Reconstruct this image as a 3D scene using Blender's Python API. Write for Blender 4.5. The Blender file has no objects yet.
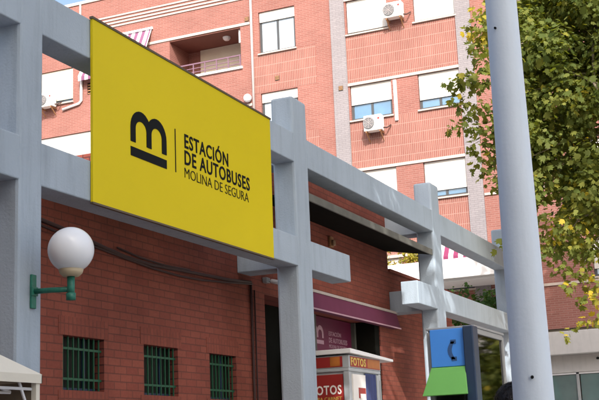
import bpy, bmesh, math, random
import numpy as np
from mathutils import Vector, Matrix
R = math.radians
C = bpy.context.scene
col = C.collection
random.seed(5); rng = np.random.default_rng(7)

# ------------------------------------------------------------ camera, sky, sun, exposure
cam_d = bpy.data.cameras.new('camera'); cam = bpy.data.objects.new('camera', cam_d); col.objects.link(cam)
yaw, pit, rol = 0.41217417, 0.21440956, -0.04176215
fwd = Vector((math.cos(yaw)*math.cos(pit), math.sin(yaw)*math.cos(pit), math.sin(pit)))
rt0 = Vector((math.sin(yaw), -math.cos(yaw), 0)); up0 = rt0.cross(fwd)
rt = math.cos(rol)*rt0 + math.sin(rol)*up0
up = -math.sin(rol)*rt0 + math.cos(rol)*up0
M4 = Matrix((rt, up, -fwd)).transposed().to_4x4(); M4.translation = (0, 0, 1.45)
cam.matrix_world = M4
cam_d.sensor_width = 36; cam_d.lens = 1151.86/599*36; cam_d.clip_end = 2000; cam_d.clip_start = 0.05
cam_d.dof.use_dof = False
C.camera = cam

SUN_EL = R(38); SUN_AZ = math.atan2(-0.454, -0.891)          # direction towards the sun, angle from +X
wd = bpy.data.worlds.new('World'); C.world = wd; wd.use_nodes = True
nt = wd.node_tree; bg = nt.nodes['Background']
sky = nt.nodes.new('ShaderNodeTexSky'); sky.sky_type = 'NISHITA'; sky.sun_disc = False
sky.sun_elevation = SUN_EL; sky.sun_rotation = math.pi/2 - SUN_AZ
sky.air_density = 1.0; sky.dust_density = 6.0; sky.ozone_density = 1.0
nt.links.new(sky.outputs[0], bg.inputs[0]); bg.inputs[1].default_value = 0.12
sd = bpy.data.lights.new('sun', 'SUN'); sd.energy = 2.1; sd.angle = R(0.45); sd.color = (1, 0.955, 0.91)
sun = bpy.data.objects.new('sun', sd); col.objects.link(sun)
sv = Vector((math.cos(SUN_AZ)*math.cos(SUN_EL), math.sin(SUN_AZ)*math.cos(SUN_EL), math.sin(SUN_EL)))
sun.rotation_euler = sv.to_track_quat('Z', 'Y').to_euler(); sun.location = sv*100
C.view_settings.view_transform = 'Standard'; C.view_settings.look = 'None'
C.view_settings.gamma = 1; C.view_settings.use_curve_mapping = False
C.view_settings.exposure = 1.5
C.render.engine = 'CYCLES'
C.cycles.max_bounces = 8; C.cycles.transparent_max_bounces = 12

# ------------------------------------------------------------ materials
def newmat(name):
    m = bpy.data.materials.new(name); m.use_nodes = True
    return m, m.node_tree, m.node_tree.nodes['Principled BSDF']
def N(t, k, **kw):
    n = t.nodes.new(k)
    for a, v in kw.items(): setattr(n, a, v)
    return n
def flat(name, c, rough=.6, metal=0, noise=.12, scale=6, bump=0.0, spec=.5, streak=0.0):
    """plain coloured surface with soft tonal variation, optional fine bump and dirt streaks"""
    m, t, b = newmat(name)
    tc = N(t, 'ShaderNodeTexCoord')
    nz = N(t, 'ShaderNodeTexNoise'); nz.inputs['Scale'].default_value = scale; nz.inputs['Detail'].default_value = 6
    t.links.new(tc.outputs['Object'], nz.inputs['Vector'])
    mx = N(t, 'ShaderNodeMix', data_type='RGBA')
    mx.inputs[6].default_value = (*[max(0, x*(1-noise)) for x in c], 1); mx.inputs[7].default_value = (*[min(1, x*(1+noise)) for x in c], 1)
    t.links.new(nz.outputs['Fac'], mx.inputs[0])
    out = mx.outputs[2]
    if streak:
        mp = N(t, 'ShaderNodeMapping'); mp.inputs['Scale'].default_value = (5, 5, .5)
        t.links.new(tc.outputs['Object'], mp.inputs['Vector'])
        n2 = N(t, 'ShaderNodeTexNoise'); n2.inputs['Scale'].default_value = 1.6; n2.inputs['Detail'].default_value = 8; n2.inputs['Roughness'].default_value = .7
        t.links.new(mp.outputs[0], n2.inputs['Vector'])
        rp = N(t, 'ShaderNodeValToRGB'); rp.color_ramp.elements[0].position = .48; rp.color_ramp.elements[1].position = .72
        rp.color_ramp.elements[0].color = (0, 0, 0, 1); rp.color_ramp.elements[1].color = (streak,)*3 + (1,)
        t.links.new(n2.outputs['Fac'], rp.inputs[0])
        m2 = N(t, 'ShaderNodeMix', data_type='RGBA'); m2.inputs[7].default_value = (*[x*.45 for x in c], 1)
        t.links.new(rp.outputs[0], m2.inputs[0]); t.links.new(out, m2.inputs[6]); out = m2.outputs[2]
    t.links.new(out, b.inputs['Base Color'])
    b.inputs['Roughness'].default_value = rough; b.inputs['Metallic'].default_value = metal
    b.inputs['Specular IOR Level'].default_value = spec
    if bump:
        n3 = N(t, 'ShaderNodeTexNoise'); n3.inputs['Scale'].default_value = 45; n3.inputs['Detail'].default_value = 5
        t.links.new(tc.outputs['Object'], n3.inputs['Vector'])
        bp = N(t, 'ShaderNodeBump'); bp.inputs['Strength'].default_value = bump; bp.inputs['Distance'].default_value = .01
        t.links.new(n3.outputs['Fac'], bp.inputs['Height']); t.links.new(bp.outputs[0], b.inputs['Normal'])
    return m
def brick(name, axis, c1, c2, mort, w, h, msize, offset=.5, rough=.85, big=.25, bias=0):
    """brick bond on a vertical wall; axis = the horizontal world axis that runs along the wall ('X' or 'Y')"""
    m, t, b = newmat(name)
    tc = N(t, 'ShaderNodeTexCoord'); sp = N(t, 'ShaderNodeSeparateXYZ'); cb = N(t, 'ShaderNodeCombineXYZ')
    t.links.new(tc.outputs['Object'], sp.inputs[0])
    t.links.new(sp.outputs[axis], cb.inputs['X']); t.links.new(sp.outputs['Z'], cb.inputs['Y'])
    bt = N(t, 'ShaderNodeTexBrick', offset=offset); bt.inputs['Scale'].default_value = 1
    bt.inputs['Color1'].default_value = (*c1, 1); bt.inputs['Color2'].default_value = (*c2, 1); bt.inputs['Mortar'].default_value = (*mort, 1)
    bt.inputs['Mortar Size'].default_value = msize; bt.inputs['Mortar Smooth'].default_value = .3
    bt.inputs['Brick Width'].default_value = w; bt.inputs['Row Height'].default_value = h; bt.inputs['Bias'].default_value = bias
    t.links.new(cb.outputs[0], bt.inputs['Vector'])
    nz = N(t, 'ShaderNodeTexNoise'); nz.inputs['Scale'].default_value = .9; nz.inputs['Detail'].default_value = 7
    t.links.new(tc.outputs['Object'], nz.inputs['Vector'])
    mr = N(t, 'ShaderNodeMapRange'); mr.inputs['From Min'].default_value = .3; mr.inputs['From Max'].default_value = .7
    mr.inputs['To Min'].default_value = 1-big; mr.inputs['To Max'].default_value = 1+big
    t.links.new(nz.outputs['Fac'], mr.inputs['Value'])
    n2 = N(t, 'ShaderNodeTexNoise'); n2.inputs['Scale'].default_value = 30; n2.inputs['Detail'].default_value = 4
    t.links.new(tc.outputs['Object'], n2.inputs['Vector'])
    mr2 = N(t, 'ShaderNodeMapRange'); mr2.inputs['To Min'].default_value = .8; mr2.inputs['To Max'].default_value = 1.2
    t.links.new(n2.outputs['Fac'], mr2.inputs['Value'])
    ml = N(t, 'ShaderNodeMath', operation='MULTIPLY'); t.links.new(mr.outputs[0], ml.inputs[0]); t.links.new(mr2.outputs[0], ml.inputs[1])
    vm = N(t, 'ShaderNodeVectorMath', operation='SCALE'); t.links.new(bt.outputs['Color'], vm.inputs[0]); t.links.new(ml.outputs[0], vm.inputs['Scale'])
    t.links.new(vm.outputs[0], b.inputs['Base Color'])
    b.inputs['Roughness'].default_value = rough; b.inputs['Specular IOR Level'].default_value = .25
    bp = N(t, 'ShaderNodeBump'); bp.inputs['Strength'].default_value = .5; bp.inputs['Distance'].default_value = .008; bp.invert = True
    t.links.new(bt.outputs['Fac'], bp.inputs['Height']); t.links.new(bp.outputs[0], b.inputs['Normal'])
    return m
def slats(name, c, pitch, rough=.5, dark=.8):
    """roller shutter: thin horizontal slats"""
    m, t, b = newmat(name)
    tc = N(t, 'ShaderNodeTexCoord'); sp = N(t, 'ShaderNodeSeparateXYZ'); t.links.new(tc.outputs['Object'], sp.inputs[0])
    ml = N(t, 'ShaderNodeMath', operation='MULTIPLY'); ml.inputs[1].default_value = 1/pitch; t.links.new(sp.outputs['Z'], ml.inputs[0])
    fr = N(t, 'ShaderNodeMath', operation='FRACT'); t.links.new(ml.outputs[0], fr.inputs[0])
    rp = N(t, 'ShaderNodeValToRGB'); rp.color_ramp.elements[0].color = (*[x*dark for x in c], 1); rp.color_ramp.elements[1].color = (*c, 1)
    rp.color_ramp.elements[0].position = .02; rp.color_ramp.elements[1].position = .2
    t.links.new(fr.outputs[0], rp.inputs[0])
    nz = N(t, 'ShaderNodeTexNoise'); nz.inputs['Scale'].default_value = 2.5; nz.inputs['Detail'].default_value = 5
    t.links.new(tc.outputs['Object'], nz.inputs['Vector'])
    mr = N(t, 'ShaderNodeMapRange'); mr.inputs['To Min'].default_value = .85; mr.inputs['To Max'].default_value = 1.05
    t.links.new(nz.outputs['Fac'], mr.inputs['Value'])
    vm = N(t, 'ShaderNodeVectorMath', operation='SCALE'); t.links.new(rp.outputs[0], vm.inputs[0]); t.links.new(mr.outputs[0], vm.inputs['Scale'])
    t.links.new(vm.outputs[0], b.inputs['Base Color']); b.inputs['Roughness'].default_value = rough
    bp = N(t, 'ShaderNodeBump'); bp.inputs['Strength'].default_value = .4; bp.inputs['Distance'].default_value = .006
    t.links.new(fr.outputs[0], bp.inputs['Height']); t.links.new(bp.outputs[0], b.inputs['Normal'])
    return m
def stripes(name, c1, c2, axis, pitch, rough=.8):
    m, t, b = newmat(name)
    tc = N(t, 'ShaderNodeTexCoord'); sp = N(t, 'ShaderNodeSeparateXYZ'); t.links.new(tc.outputs['Object'], sp.inputs[0])
    ml = N(t, 'ShaderNodeMath', operation='MULTIPLY'); ml.inputs[1].default_value = 1/pitch; t.links.new(sp.outputs[axis], ml.inputs[0])
    fr = N(t, 'ShaderNodeMath', operation='FRACT'); t.links.new(ml.outputs[0], fr.inputs[0])
    gt = N(t, 'ShaderNodeMath', operation='GREATER_THAN'); gt.inputs[1].default_value = .5; t.links.new(fr.outputs[0], gt.inputs[0])
    mx = N(t, 'ShaderNodeMix', data_type='RGBA'); mx.inputs[6].default_value = (*c1, 1); mx.inputs[7].default_value = (*c2, 1)
    t.links.new(gt.outputs[0], mx.inputs[0]); t.links.new(mx.outputs[2], b.inputs['Base Color']); b.inputs['Roughness'].default_value = rough
    return m
def glass(name, tint, refl=.35, rough=.03, diffuse=None):
    """window glass: a dark, curtained or sky-tinted base under a clear reflection"""
    m, t, b = newmat(name)
    gl = N(t, 'ShaderNodeBsdfGlossy'); gl.inputs['Roughness'].default_value = rough; gl.inputs['Color'].default_value = (.9, .95, 1, 1)
    mx = N(t, 'ShaderNodeMixShader')
    lw = N(t, 'ShaderNodeLayerWeight'); lw.inputs['Blend'].default_value = .25
    mr = N(t, 'ShaderNodeMapRange'); mr.inputs['To Min'].default_value = refl; mr.inputs['To Max'].default_value = 1
    t.links.new(lw.outputs['Fresnel'], mr.inputs['Value']); t.links.new(mr.outputs[0], mx.inputs[0])
    tc = N(t, 'ShaderNodeTexCoord'); nz = N(t, 'ShaderNodeTexNoise'); nz.inputs['Scale'].default_value = 1.7; nz.inputs['Detail'].default_value = 3
    t.links.new(tc.outputs['Object'], nz.inputs['Vector'])
    mc = N(t, 'ShaderNodeMix', data_type='RGBA'); mc.inputs[6].default_value = (*[x*.55 for x in tint], 1); mc.inputs[7].default_value = (*[min(1, x*1.3) for x in tint], 1)
    t.links.new(nz.outputs['Fac'], mc.inputs[0]); t.links.new(mc.outputs[2], b.inputs['Base Color'])
    b.inputs['Roughness'].default_value = .9; b.inputs['Specular IOR Level'].default_value = 0
    t.links.new(b.outputs[0], mx.inputs[1]); t.links.new(gl.outputs[0], mx.inputs[2])
    t.links.new(mx.outputs[0], t.nodes['Material Output'].inputs['Surface'])
    return m
def seeglass(name, tint, refl=.12):
    """clear pane one can look through, tinted, with a reflection"""
    m, t, b = newmat(name)
    tr = N(t, 'ShaderNodeBsdfTransparent'); tr.inputs[0].default_value = (*tint, 1)
    gl = N(t, 'ShaderNodeBsdfGlossy'); gl.inputs['Roughness'].default_value = .04
    lw = N(t, 'ShaderNodeLayerWeight'); lw.inputs['Blend'].default_value = .2
    mr = N(t, 'ShaderNodeMapRange'); mr.inputs['To Min'].default_value = refl; mr.inputs['To Max'].default_value = 1
    t.links.new(lw.outputs['Fresnel'], mr.inputs['Value'])
    mx = N(t, 'ShaderNodeMixShader'); t.links.new(mr.outputs[0], mx.inputs[0])
    t.links.new(tr.outputs[0], mx.inputs[1]); t.links.new(gl.outputs[0], mx.inputs[2])
    t.links.new(mx.outputs[0], t.nodes['Material Output'].inputs['Surface'])
    return m
def leafmat(name, cols):
    m, t, b = newmat(name)
    at = N(t, 'ShaderNodeAttribute', attribute_name='tint')
    rp = N(t, 'ShaderNodeValToRGB'); els = rp.color_ramp.elements
    els[0].position = cols[0][0]; els[0].color = (*cols[0][1], 1); els[1].position = cols[-1][0]; els[1].color = (*cols[-1][1], 1)
    for p, c in cols[1:-1]:
        e = els.new(p); e.color = (*c, 1)
    t.links.new(at.outputs['Fac'], rp.inputs[0])
    t.links.new(rp.outputs[0], b.inputs['Base Color']); b.inputs['Roughness'].default_value = .6; b.inputs['Specular IOR Level'].default_value = .2
    tl = N(t, 'ShaderNodeBsdfTranslucent'); vm = N(t, 'ShaderNodeVectorMath', operation='MULTIPLY'); vm.inputs[1].default_value = (1.5, 1.35, .45)
    t.links.new(rp.outputs[0], vm.inputs[0]); t.links.new(vm.outputs[0], tl.inputs[0])
    mx = N(t, 'ShaderNodeMixShader'); mx.inputs[0].default_value = .5
    t.links.new(b.outputs[0], mx.inputs[1]); t.links.new(tl.outputs[0], mx.inputs[2])
    t.links.new(mx.outputs[0], t.nodes['Material Output'].inputs['Surface'])
    return m

MAT = {}
MAT['paint'] = flat('blue_grey_paint', (.355, .43, .50), .8, noise=.16, scale=1.4, bump=.4, streak=.32)
MAT['pole'] = flat('pole_paint', (.70, .79, .86), .6, noise=.07, scale=3, bump=.12, streak=.2)
MAT['yellow'] = flat('yellow_vinyl', (.67, .545, .008), .45, noise=.05, spec=.2, scale=1.2)
MAT['black'] = flat('black_vinyl', (.010, .012, .013), .75, spec=.1)
MAT['edge'] = flat('dark_metal_edge', (.10, .08, .05), .5)
MAT['st_brick'] = brick('station_brick', 'X', (.25, .073, .047), (.205, .055, .037), (.145, .05, .036), .25, .088, .0075, bias=-.1)
MAT['st_brick_y'] = brick('station_brick_return', 'Y', (.26, .072, .052), (.21, .055, .042), (.085, .032, .028), .25, .088, .009)
MAT['lintel'] = brick('soldier_brick', 'X', (.246, .07, .045), (.21, .058, .038), (.155, .052, .037), .075, .26, .007, offset=0)
MAT['bl_brick'] = brick('flat_brick', 'Y', (.255, .108, .089), (.22, .089, .073), (.275, .16, .138), .25, .066, .009, big=.1)
MAT['bl_brick_x'] = brick('flat_brick_return', 'X', (.255, .108, .089), (.22, .089, .073), (.275, .16, .138), .25, .066, .009, big=.1)
MAT['bl_soldier'] = brick('flat_soldier_brick', 'Y', (.255, .105, .085), (.22, .086, .07), (.32, .205, .175), .066, .36, .011, offset=0, big=.1)
MAT['pil_brick'] = brick('pale_brick', 'Y', (.245, .228, .24), (.22, .205, .218), (.18, .168, .177), .25, .066, .008, big=.06)
MAT['concrete'] = flat('pale_concrete', (.44, .375, .335), .85, noise=.1, bump=.2)
MAT['white'] = flat('white_render', (.66, .66, .66), .8, noise=.05, bump=.1)
MAT['whitemetal'] = flat('white_metal', (.78, .79, .80), .4, noise=.03)
MAT['plastic'] = flat('ac_plastic', (.80, .80, .77), .45, noise=.03)
MAT['shutter'] = slats('white_shutter', (.58, .565, .535), .055, dark=.62)
MAT['cream'] = slats('cream_shutter', (.60, .55, .45), .055, dark=.7)
MAT['frame'] = flat('grey_frame', (.05, .055, .06), .45)
MAT['pane'] = glass('window_glass', (.07, .17, .28), .16)  # blue tint paints the sky's reflection into the glass
MAT['curtain'] = glass('curtained_glass', (.38, .45, .50), .12)
MAT['shop'] = glass('shop_glass', (.12, .24, .24), .3)
MAT['dark'] = flat('dark_void', (.012, .014, .013), .8)
MAT['darkglass'] = glass('dark_glass', (.045, .05, .032), .03)
MAT['barglass'] = flat('unlit_glass', (.010, .014, .011), .35, spec=.15)
MAT['greenbar'] = flat('green_bars', (.010, .085, .038), .5)
MAT['lampgreen'] = flat('green_cast_iron', (.018, .16, .11), .5, noise=.5, scale=25)
MAT['beige'] = flat('beige_plastic', (.5, .42, .28), .6)
MAT['purple'] = flat('purple_canvas', (.135, .022, .06), .85, noise=.25, scale=3)
MAT['maroon'] = flat('maroon_panel', (.12, .008, .04), .5, noise=.15, scale=2)
MAT['pinktext'] = flat('pale_pink_vinyl', (.42, .25, .30), .5)
MAT['canopy'] = flat('canopy_metal', (.11, .11, .095), .8, noise=.4, scale=5)
MAT['under'] = flat('canopy_underside', (.010, .010, .008), .95, noise=.3, spec=.05)  # near-black, carries the shade under the canopy and in the entrance
MAT['booth_grey'] = flat('booth_panel', (.38, .41, .43), .5, noise=.08)
MAT['red'] = flat('red_print', (.30, .025, .022), .45, noise=.1)
MAT['orange'] = flat('orange_print', (.40, .13, .025), .45, noise=.2, scale=9)
MAT['yellowprint'] = flat('yellow_print', (.62, .46, .10), .45)
MAT['whiteprint'] = flat('white_print', (.80, .78, .74), .5, noise=.05)
MAT['navy'] = flat('navy_cloth', (.04, .055, .15), .9, noise=.3)
MAT['navymetal'] = flat('navy_metal', (.018, .04, .085), .4, noise=.15)
MAT['blue'] = flat('bright_blue', (.06, .27, .80), .4, noise=.04)
MAT['green'] = flat('bright_green', (.13, .42, .085), .45, noise=.04)
MAT['greymetal'] = flat('grey_metal', (.32, .34, .35), .45, metal=.2)
MAT['tent'] = flat('cream_canvas', (.72, .69, .58), .85, noise=.06, bump=.1)
MAT['curtain_canvas'] = flat('shaded_canvas', (.20, .16, .11), .9, noise=.2)  # dark brown carries the shade inside the tent
MAT['fasciamat'] = flat('grey_render', (.46, .45, .44), .85, noise=.08, streak=.2)
MAT['cable'] = flat('painted_cable', (.055, .024, .02), .7)
MAT['ground'] = flat('paving', (.30, .28, .26), .9, noise=.2, scale=3, bump=.3)
MAT['bark'] = flat('bark', (.20, .17, .12), .9, noise=.4, scale=6, bump=.6)
MAT['rail'] = flat('purple_rail', (.16, .09, .13), .5)
MAT['pipe'] = flat('grey_pipe', (.40, .36, .36), .6)
MAT['fan'] = flat('fan_grille', (.10, .11, .12), .5)
MAT['rust'] = flat('rusty_bracket', (.28, .14, .06), .8, noise=.4, scale=20)
MAT['awn_mag'] = stripes('magenta_white_canvas', (.66, .64, .68), (.20, .025, .085), 'Y', .32)
MAT['awn_pur'] = stripes('purple_white_canvas', (.66, .64, .68), (.17, .06, .13), 'Y', .30)
MAT['teal'] = flat('teal_ceiling', (.16, .065, .05), .8)
MAT['roof'] = flat('roof_gravel', (.33, .30, .28), .95)
MAT['terracotta'] = flat('terracotta', (.38, .15, .07), .85)
MAT['skin'] = flat('skin', (.52, .30, .21), .55, noise=.06)
MAT['hair'] = flat('dark_hair', (.016, .012, .012), .5, noise=.3, scale=60, bump=.6)
MAT['shirt'] = flat('grey_shirt', (.16, .17, .20), .9)
MAT['trousers'] = flat('dark_trousers', (.04, .045, .06), .9)
MAT['shoe'] = flat('dark_shoes', (.03, .025, .02), .6)
MAT['plaster'] = flat('tower_render', (.50, .44, .36), .9, noise=.1)
# frosted white globe
gm, gt_, gb = newmat('opal_globe'); MAT['globe'] = gm
gb.inputs['Base Color'].default_value = (.80, .84, .88, 1); gb.inputs['Roughness'].default_value = .22
gb.inputs['Subsurface Weight'].default_value = .25; gb.inputs['Subsurface Radius'].default_value = (.05, .05, .05)
MAT['leaf'] = leafmat('plane_leaves', [(0, (.07, .105, .024)), (.45, (.14, .175, .04)), (.8, (.23, .245, .055)), (.93, (.36, .32, .045)), (1, (.48, .38, .04))])
MAT['leaf_dark'] = leafmat('shrub_leaves', [(0, (.016, .045, .012)), (.6, (.035, .085, .022)), (1, (.08, .15, .035))])
MAT['leaf_yellow'] = leafmat('yellow_leaves', [(0, (.14, .15, .025)), (.6, (.30, .29, .05)), (1, (.50, .42, .08))])

# ------------------------------------------------------------ mesh helpers
WL = {}
class MB:
    def __init__(s): s.v = []; s.f = []; s.m = []
    def add(s, vs, fs, mi=0):
        o = len(s.v); s.v += [tuple(map(float, p)) for p in vs]; s.f += [tuple(i+o for i in f) for f in fs]; s.m += [mi]*len(fs); return s
    def box(s, x0, x1, y0, y1, z0, z1, mi=0):
        v = [(x, y, z) for z in (z0, z1) for y in (y0, y1) for x in (x0, x1)]
        return s.add(v, [(0, 2, 3, 1), (4, 5, 7, 6), (0, 1, 5, 4), (2, 6, 7, 3), (0, 4, 6, 2), (1, 3, 7, 5)], mi)
    def quad(s, a, b, c, d, mi=0): return s.add([a, b, c, d], [(0, 1, 2, 3)], mi)
    def hexa(s, b4, t4, mi=0):
        return s.add(list(b4)+list(t4), [(3, 2, 1, 0), (4, 5, 6, 7), (0, 1, 5, 4), (1, 2, 6, 5), (2, 3, 7, 6), (3, 0, 4, 7)], mi)
    def tube(s, pts, rad, n=10, mi=0, cap=True):
        pts = [Vector(p) for p in pts]; rs = rad if isinstance(rad, (list, tuple)) else [rad]*len(pts)
        rings = []; prev = None
        for i, p in enumerate(pts):
            d = (pts[min(i+1, len(pts)-1)] - pts[max(i-1, 0)]).normalized()
            if prev is None:
                a = d.cross(Vector((0, 0, 1)));
                if a.length < 1e-3: a = Vector((1, 0, 0))
                a.normalize()
            else:
                a = (prev - d*prev.dot(d)).normalized()
            prev = a; b = d.cross(a)
            rings.append([p + (a*math.cos(2*math.pi*k/n) + b*math.sin(2*math.pi*k/n))*rs[i] for k in range(n)])
        vs = [q for r in rings for q in r]; fs = []
        for i in range(len(pts)-1):
            for k in range(n): fs.append((i*n+k, i*n+(k+1) % n, (i+1)*n+(k+1) % n, (i+1)*n+k))
        if cap: fs += [tuple(range(n-1, -1, -1)), tuple((len(pts)-1)*n+k for k in range(n))]
        return s.add(vs, fs, mi)
    def lathe(s, c, prof, n=24, mi=0):
        vs = []; fs = []
        for (r, z) in prof:
            for k in range(n): vs.append((c[0]+r*math.cos(2*math.pi*k/n), c[1]+r*math.sin(2*math.pi*k/n), c[2]+z))
        for i in range(len(prof)-1):
            for k in range(n): fs.append((i*n+k, i*n+(k+1) % n, (i+1)*n+(k+1) % n, (i+1)*n+k))
        return s.add(vs, fs, mi)
    def build(s, name, mats, parent=None, smooth=False, bevel=0, seg=2):
        base = WL.get(parent.name, Vector()) if parent else Vector()
        me = bpy.data.meshes.new(name); me.from_pydata([tuple(Vector(p)-base) for p in s.v], [], s.f)
        for m in (mats if isinstance(mats, (list, tuple)) else [mats]): me.materials.append(MAT[m])
        me.polygons.foreach_set('material_index', s.m)
        if smooth: me.polygons.foreach_set('use_smooth', [True]*len(s.f))
        me.update(); o = bpy.data.objects.new(name, me); col.objects.link(o)
        if parent: o.parent = parent
        WL[o.name] = base.copy()
        if smooth:
            bmn = bmesh.new(); bmn.from_mesh(me); bmesh.ops.recalc_face_normals(bmn, faces=bmn.faces); bmn.to_mesh(me); bmn.free()
        if bevel:
            md = o.modifiers.new('bevel', 'BEVEL'); md.width = bevel; md.segments = seg; md.limit_method = 'ANGLE'; md.angle_limit = R(40)
        return o
def tag(o, label=None, cat=None, group=None, kind=None):
    if label: o['label'] = label
    if cat: o['category'] = cat
    if group: o['group'] = group
    if kind: o['kind'] = kind
    return o
def thing(name, label, cat, loc=(0, 0, 0), group=None):
    o = bpy.data.objects.new(name, None); o.empty_display_size = .2; col.objects.link(o); o.location = loc
    WL[o.name] = Vector(loc); return tag(o, label, cat, group)
def dup(o, parent=None, loc=None):
    c = o.copy(); col.objects.link(c); WL[c.name] = WL[o.name].copy()
    if parent: c.parent = parent
    if loc is not None: c.location = loc
    for ch in list(o.children): dup(ch, c)
    return c

def wall_panel(mb, axis, at, u0, u1, z0, z1, holes, depth, mi=0, ri=0):
    """a wall sheet on the plane axis=at with rectangular openings and their reveals running `depth` behind it"""
    us = sorted({u0, u1, *[h[0] for h in holes], *[h[1] for h in holes]}); zs = sorted({z0, z1, *[h[2] for h in holes], *[h[3] for h in holes]})
    us = [u for u in us if u0 <= u <= u1]; zs = [z for z in zs if z0 <= z <= z1]
    P = (lambda u, z, d=0: (at+d, u, z)) if axis == 'X' else (lambda u, z, d=0: (u, at+d, z))
    for i in range(len(us)-1):
        for j in range(len(zs)-1):
            cu, cz = (us[i]+us[i+1])/2, (zs[j]+zs[j+1])/2
            if any(h[0] < cu < h[1] and h[2] < cz < h[3] for h in holes): continue
            mb.quad(P(us[i], zs[j]), P(us[i+1], zs[j]), P(us[i+1], zs[j+1]), P(us[i], zs[j+1]), mi)
    for h in holes:
        dp = h[4] if len(h) > 4 else depth
        a, b, c, d = h[:4]
        mb.quad(P(a, c), P(a, d), P(a, d, dp), P(a, c, dp), ri); mb.quad(P(b, c), P(b, c, dp), P(b, d, dp), P(b, d), ri)
        mb.quad(P(a, d), P(b, d), P(b, d, dp), P(a, d, dp), ri); mb.quad(P(a, c), P(a, c, dp), P(b, c, dp), P(b, c), ri)

def lettering(name, body, mat, parent, plane, u0, u1, z0, z1, at, thick=.004, bold=0.0, flip=False):
    """flat cut letters fitted to the box (u0..u1, z0..z1) on a wall; plane 'Y' faces -Y, plane 'X' faces -X"""
    cu = bpy.data.curves.new(name, 'FONT'); cu.body = body; cu.size = 1; cu.offset = bold; cu.extrude = .02; cu.resolution_u = 3; cu.space_character = 1.0 + max(0, bold)*6
    ob = bpy.data.objects.new(name+'_curve', cu); col.objects.link(ob)
    dg = bpy.context.evaluated_depsgraph_get(); me = bpy.data.meshes.new_from_object(ob.evaluated_get(dg))
    bpy.data.objects.remove(ob); bpy.data.curves.remove(cu)
    vs = np.array([v.co[:] for v in me.vertices]); lo, hi = vs.min(0), vs.max(0)
    base = WL.get(parent.name, Vector())
    k = (vs-lo)/np.maximum(hi-lo, 1e-6)
    if plane == 'Y': w = np.stack([u0+k[:, 0]*(u1-u0), at-k[:, 2]*thick, z0+k[:, 1]*(z1-z0)], 1)
    else: w = np.stack([at-k[:, 2]*thick, u0+k[:, 0]*(u1-u0), z0+k[:, 1]*(z1-z0)], 1)
    w -= np.array(base)
    me.vertices.foreach_set('co', w.ravel()); me.materials.clear(); me.materials.append(MAT[mat]); me.update()
    o = bpy.data.objects.new(name, me); col.objects.link(o); o.parent = parent; WL[o.name] = base.copy()
    return o

def arch_logo(mb, T, u0, u1, z0, z1, stroke, base_gap):
    """two-arched mark over a bar; T(u, z, d) maps to the world, d = thickness 0/1"""
    um = (u0+u1)/2
    for side, (a, b) in enumerate(((u0, um+stroke/2), (um-stroke/2, u1))):
        TT = (lambda f0: (lambda u, z, d: f0(u, z, d*(1+.25*side))))(T)
        ro = (b-a)/2; cx = (a+b)/2; zc = z1-ro*.98
        n = 14; outer = [(a, z0)]; inner = [(a+stroke, z0)]
        for i in range(n+1):
            t = math.pi*(1-i/n)
            outer.append((cx+ro*math.cos(t), zc+ro*.98*math.sin(t))); inner.append((cx+(ro-stroke)*math.cos(t), zc+(ro-stroke*1.15)*math.sin(t)))
        outer.append((b, z0)); inner.append((b-stroke, z0))
        for i in range(len(outer)-1):
            o1, o2, i1, i2 = outer[i], outer[i+1], inner[i], inner[i+1]
            mb.hexa([TT(*o1, 0), TT(*i1, 0), TT(*i2, 0), TT(*o2, 0)], [TT(*o1, 1), TT(*i1, 1), TT(*i2, 1), TT(*o2, 1)])
    zb = z0-base_gap
    mb.hexa([T(u0, zb-stroke, 0), T(u1, zb-stroke, 0), T(u1, zb, 0), T(u0, zb, 0)], [T(u0, zb-stroke, 1), T(u1, zb-stroke, 1), T(u1, zb, 1), T(u0, zb, 1)])

# ------------------------------------------------------------ ground
g = MB(); g.quad((-400, -400, 0), (400, -400, 0), (400, 400, 0), (-400, 400, 0)); tag(g.build('ground', 'ground'), kind='structure')

# ------------------------------------------------------------ apartment building (far facade, plane X = 35)
FX = 35.0
bl = thing('apartment_building', 'tall red brick apartment building with white roller shutters and a recessed balcony', 'building', (FX, 12, 0))
colA, colB, colL, colD = (11.79, 13.27), (9.435, 10.86), (15.2, 16.61), (4.3, 5.75)
heads = [16.52, 13.46, 10.46, 7.43]; sillh = 1.23
holes = []; wins = []
for i, hd in enumerate(heads):
    for cc, nm in ((colA, 'A'), (colB, 'B'), (colD, 'D'), ((-1.6, -.15), 'D'), ((-7.2, -5.75), 'D')):
        holes.append((cc[0], cc[1], hd-sillh, hd)); wins.append((cc[0], cc[1], hd-sillh, hd, nm, i))
for i, (z0, z1) in enumerate(((15.22, 16.78), (12.2, 13.76), (9.17, 10.73))):
    holes.append((colL[0], colL[1], z0, z1)); wins.append((colL[0], colL[1], z0, z1, 'L', i))
for z0, z1 in ((14.9, 16.4), (11.87, 13.37), (8.84, 10.34)): holes.append((17.34, 20.26, z0, z1, 1.45))
holes += [(24.52, 26.5, 14.79, 16.14), (23.45, 26.3, 12.0, 13.5), (23.62, 23.88, 14.92, 15.4)]
wb = MB(); wall_panel(wb, 'X', FX, -14, 30, 4.73, 18.6, holes, .17)
wb.quad((FX, 30, 0), (FX, 30, 18.6), (50, 30, 18.6), (50, 30, 0), 1); wb.quad((FX, -14, 0), (50, -14, 0), (50, -14, 18.6), (FX, -14, 18.6), 1)
wb.quad((50, -14, 0), (50, 30, 0), (50, 30, 18.6), (50, -14, 18.6), 0)
wb.build('brick_wall', ['bl_brick', 'bl_brick_x'], bl)
rf = MB(); rf.box(FX-.04, 50, -14, 30, 18.603, 18.72); rf.build('roof', 'concrete', bl)
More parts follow.
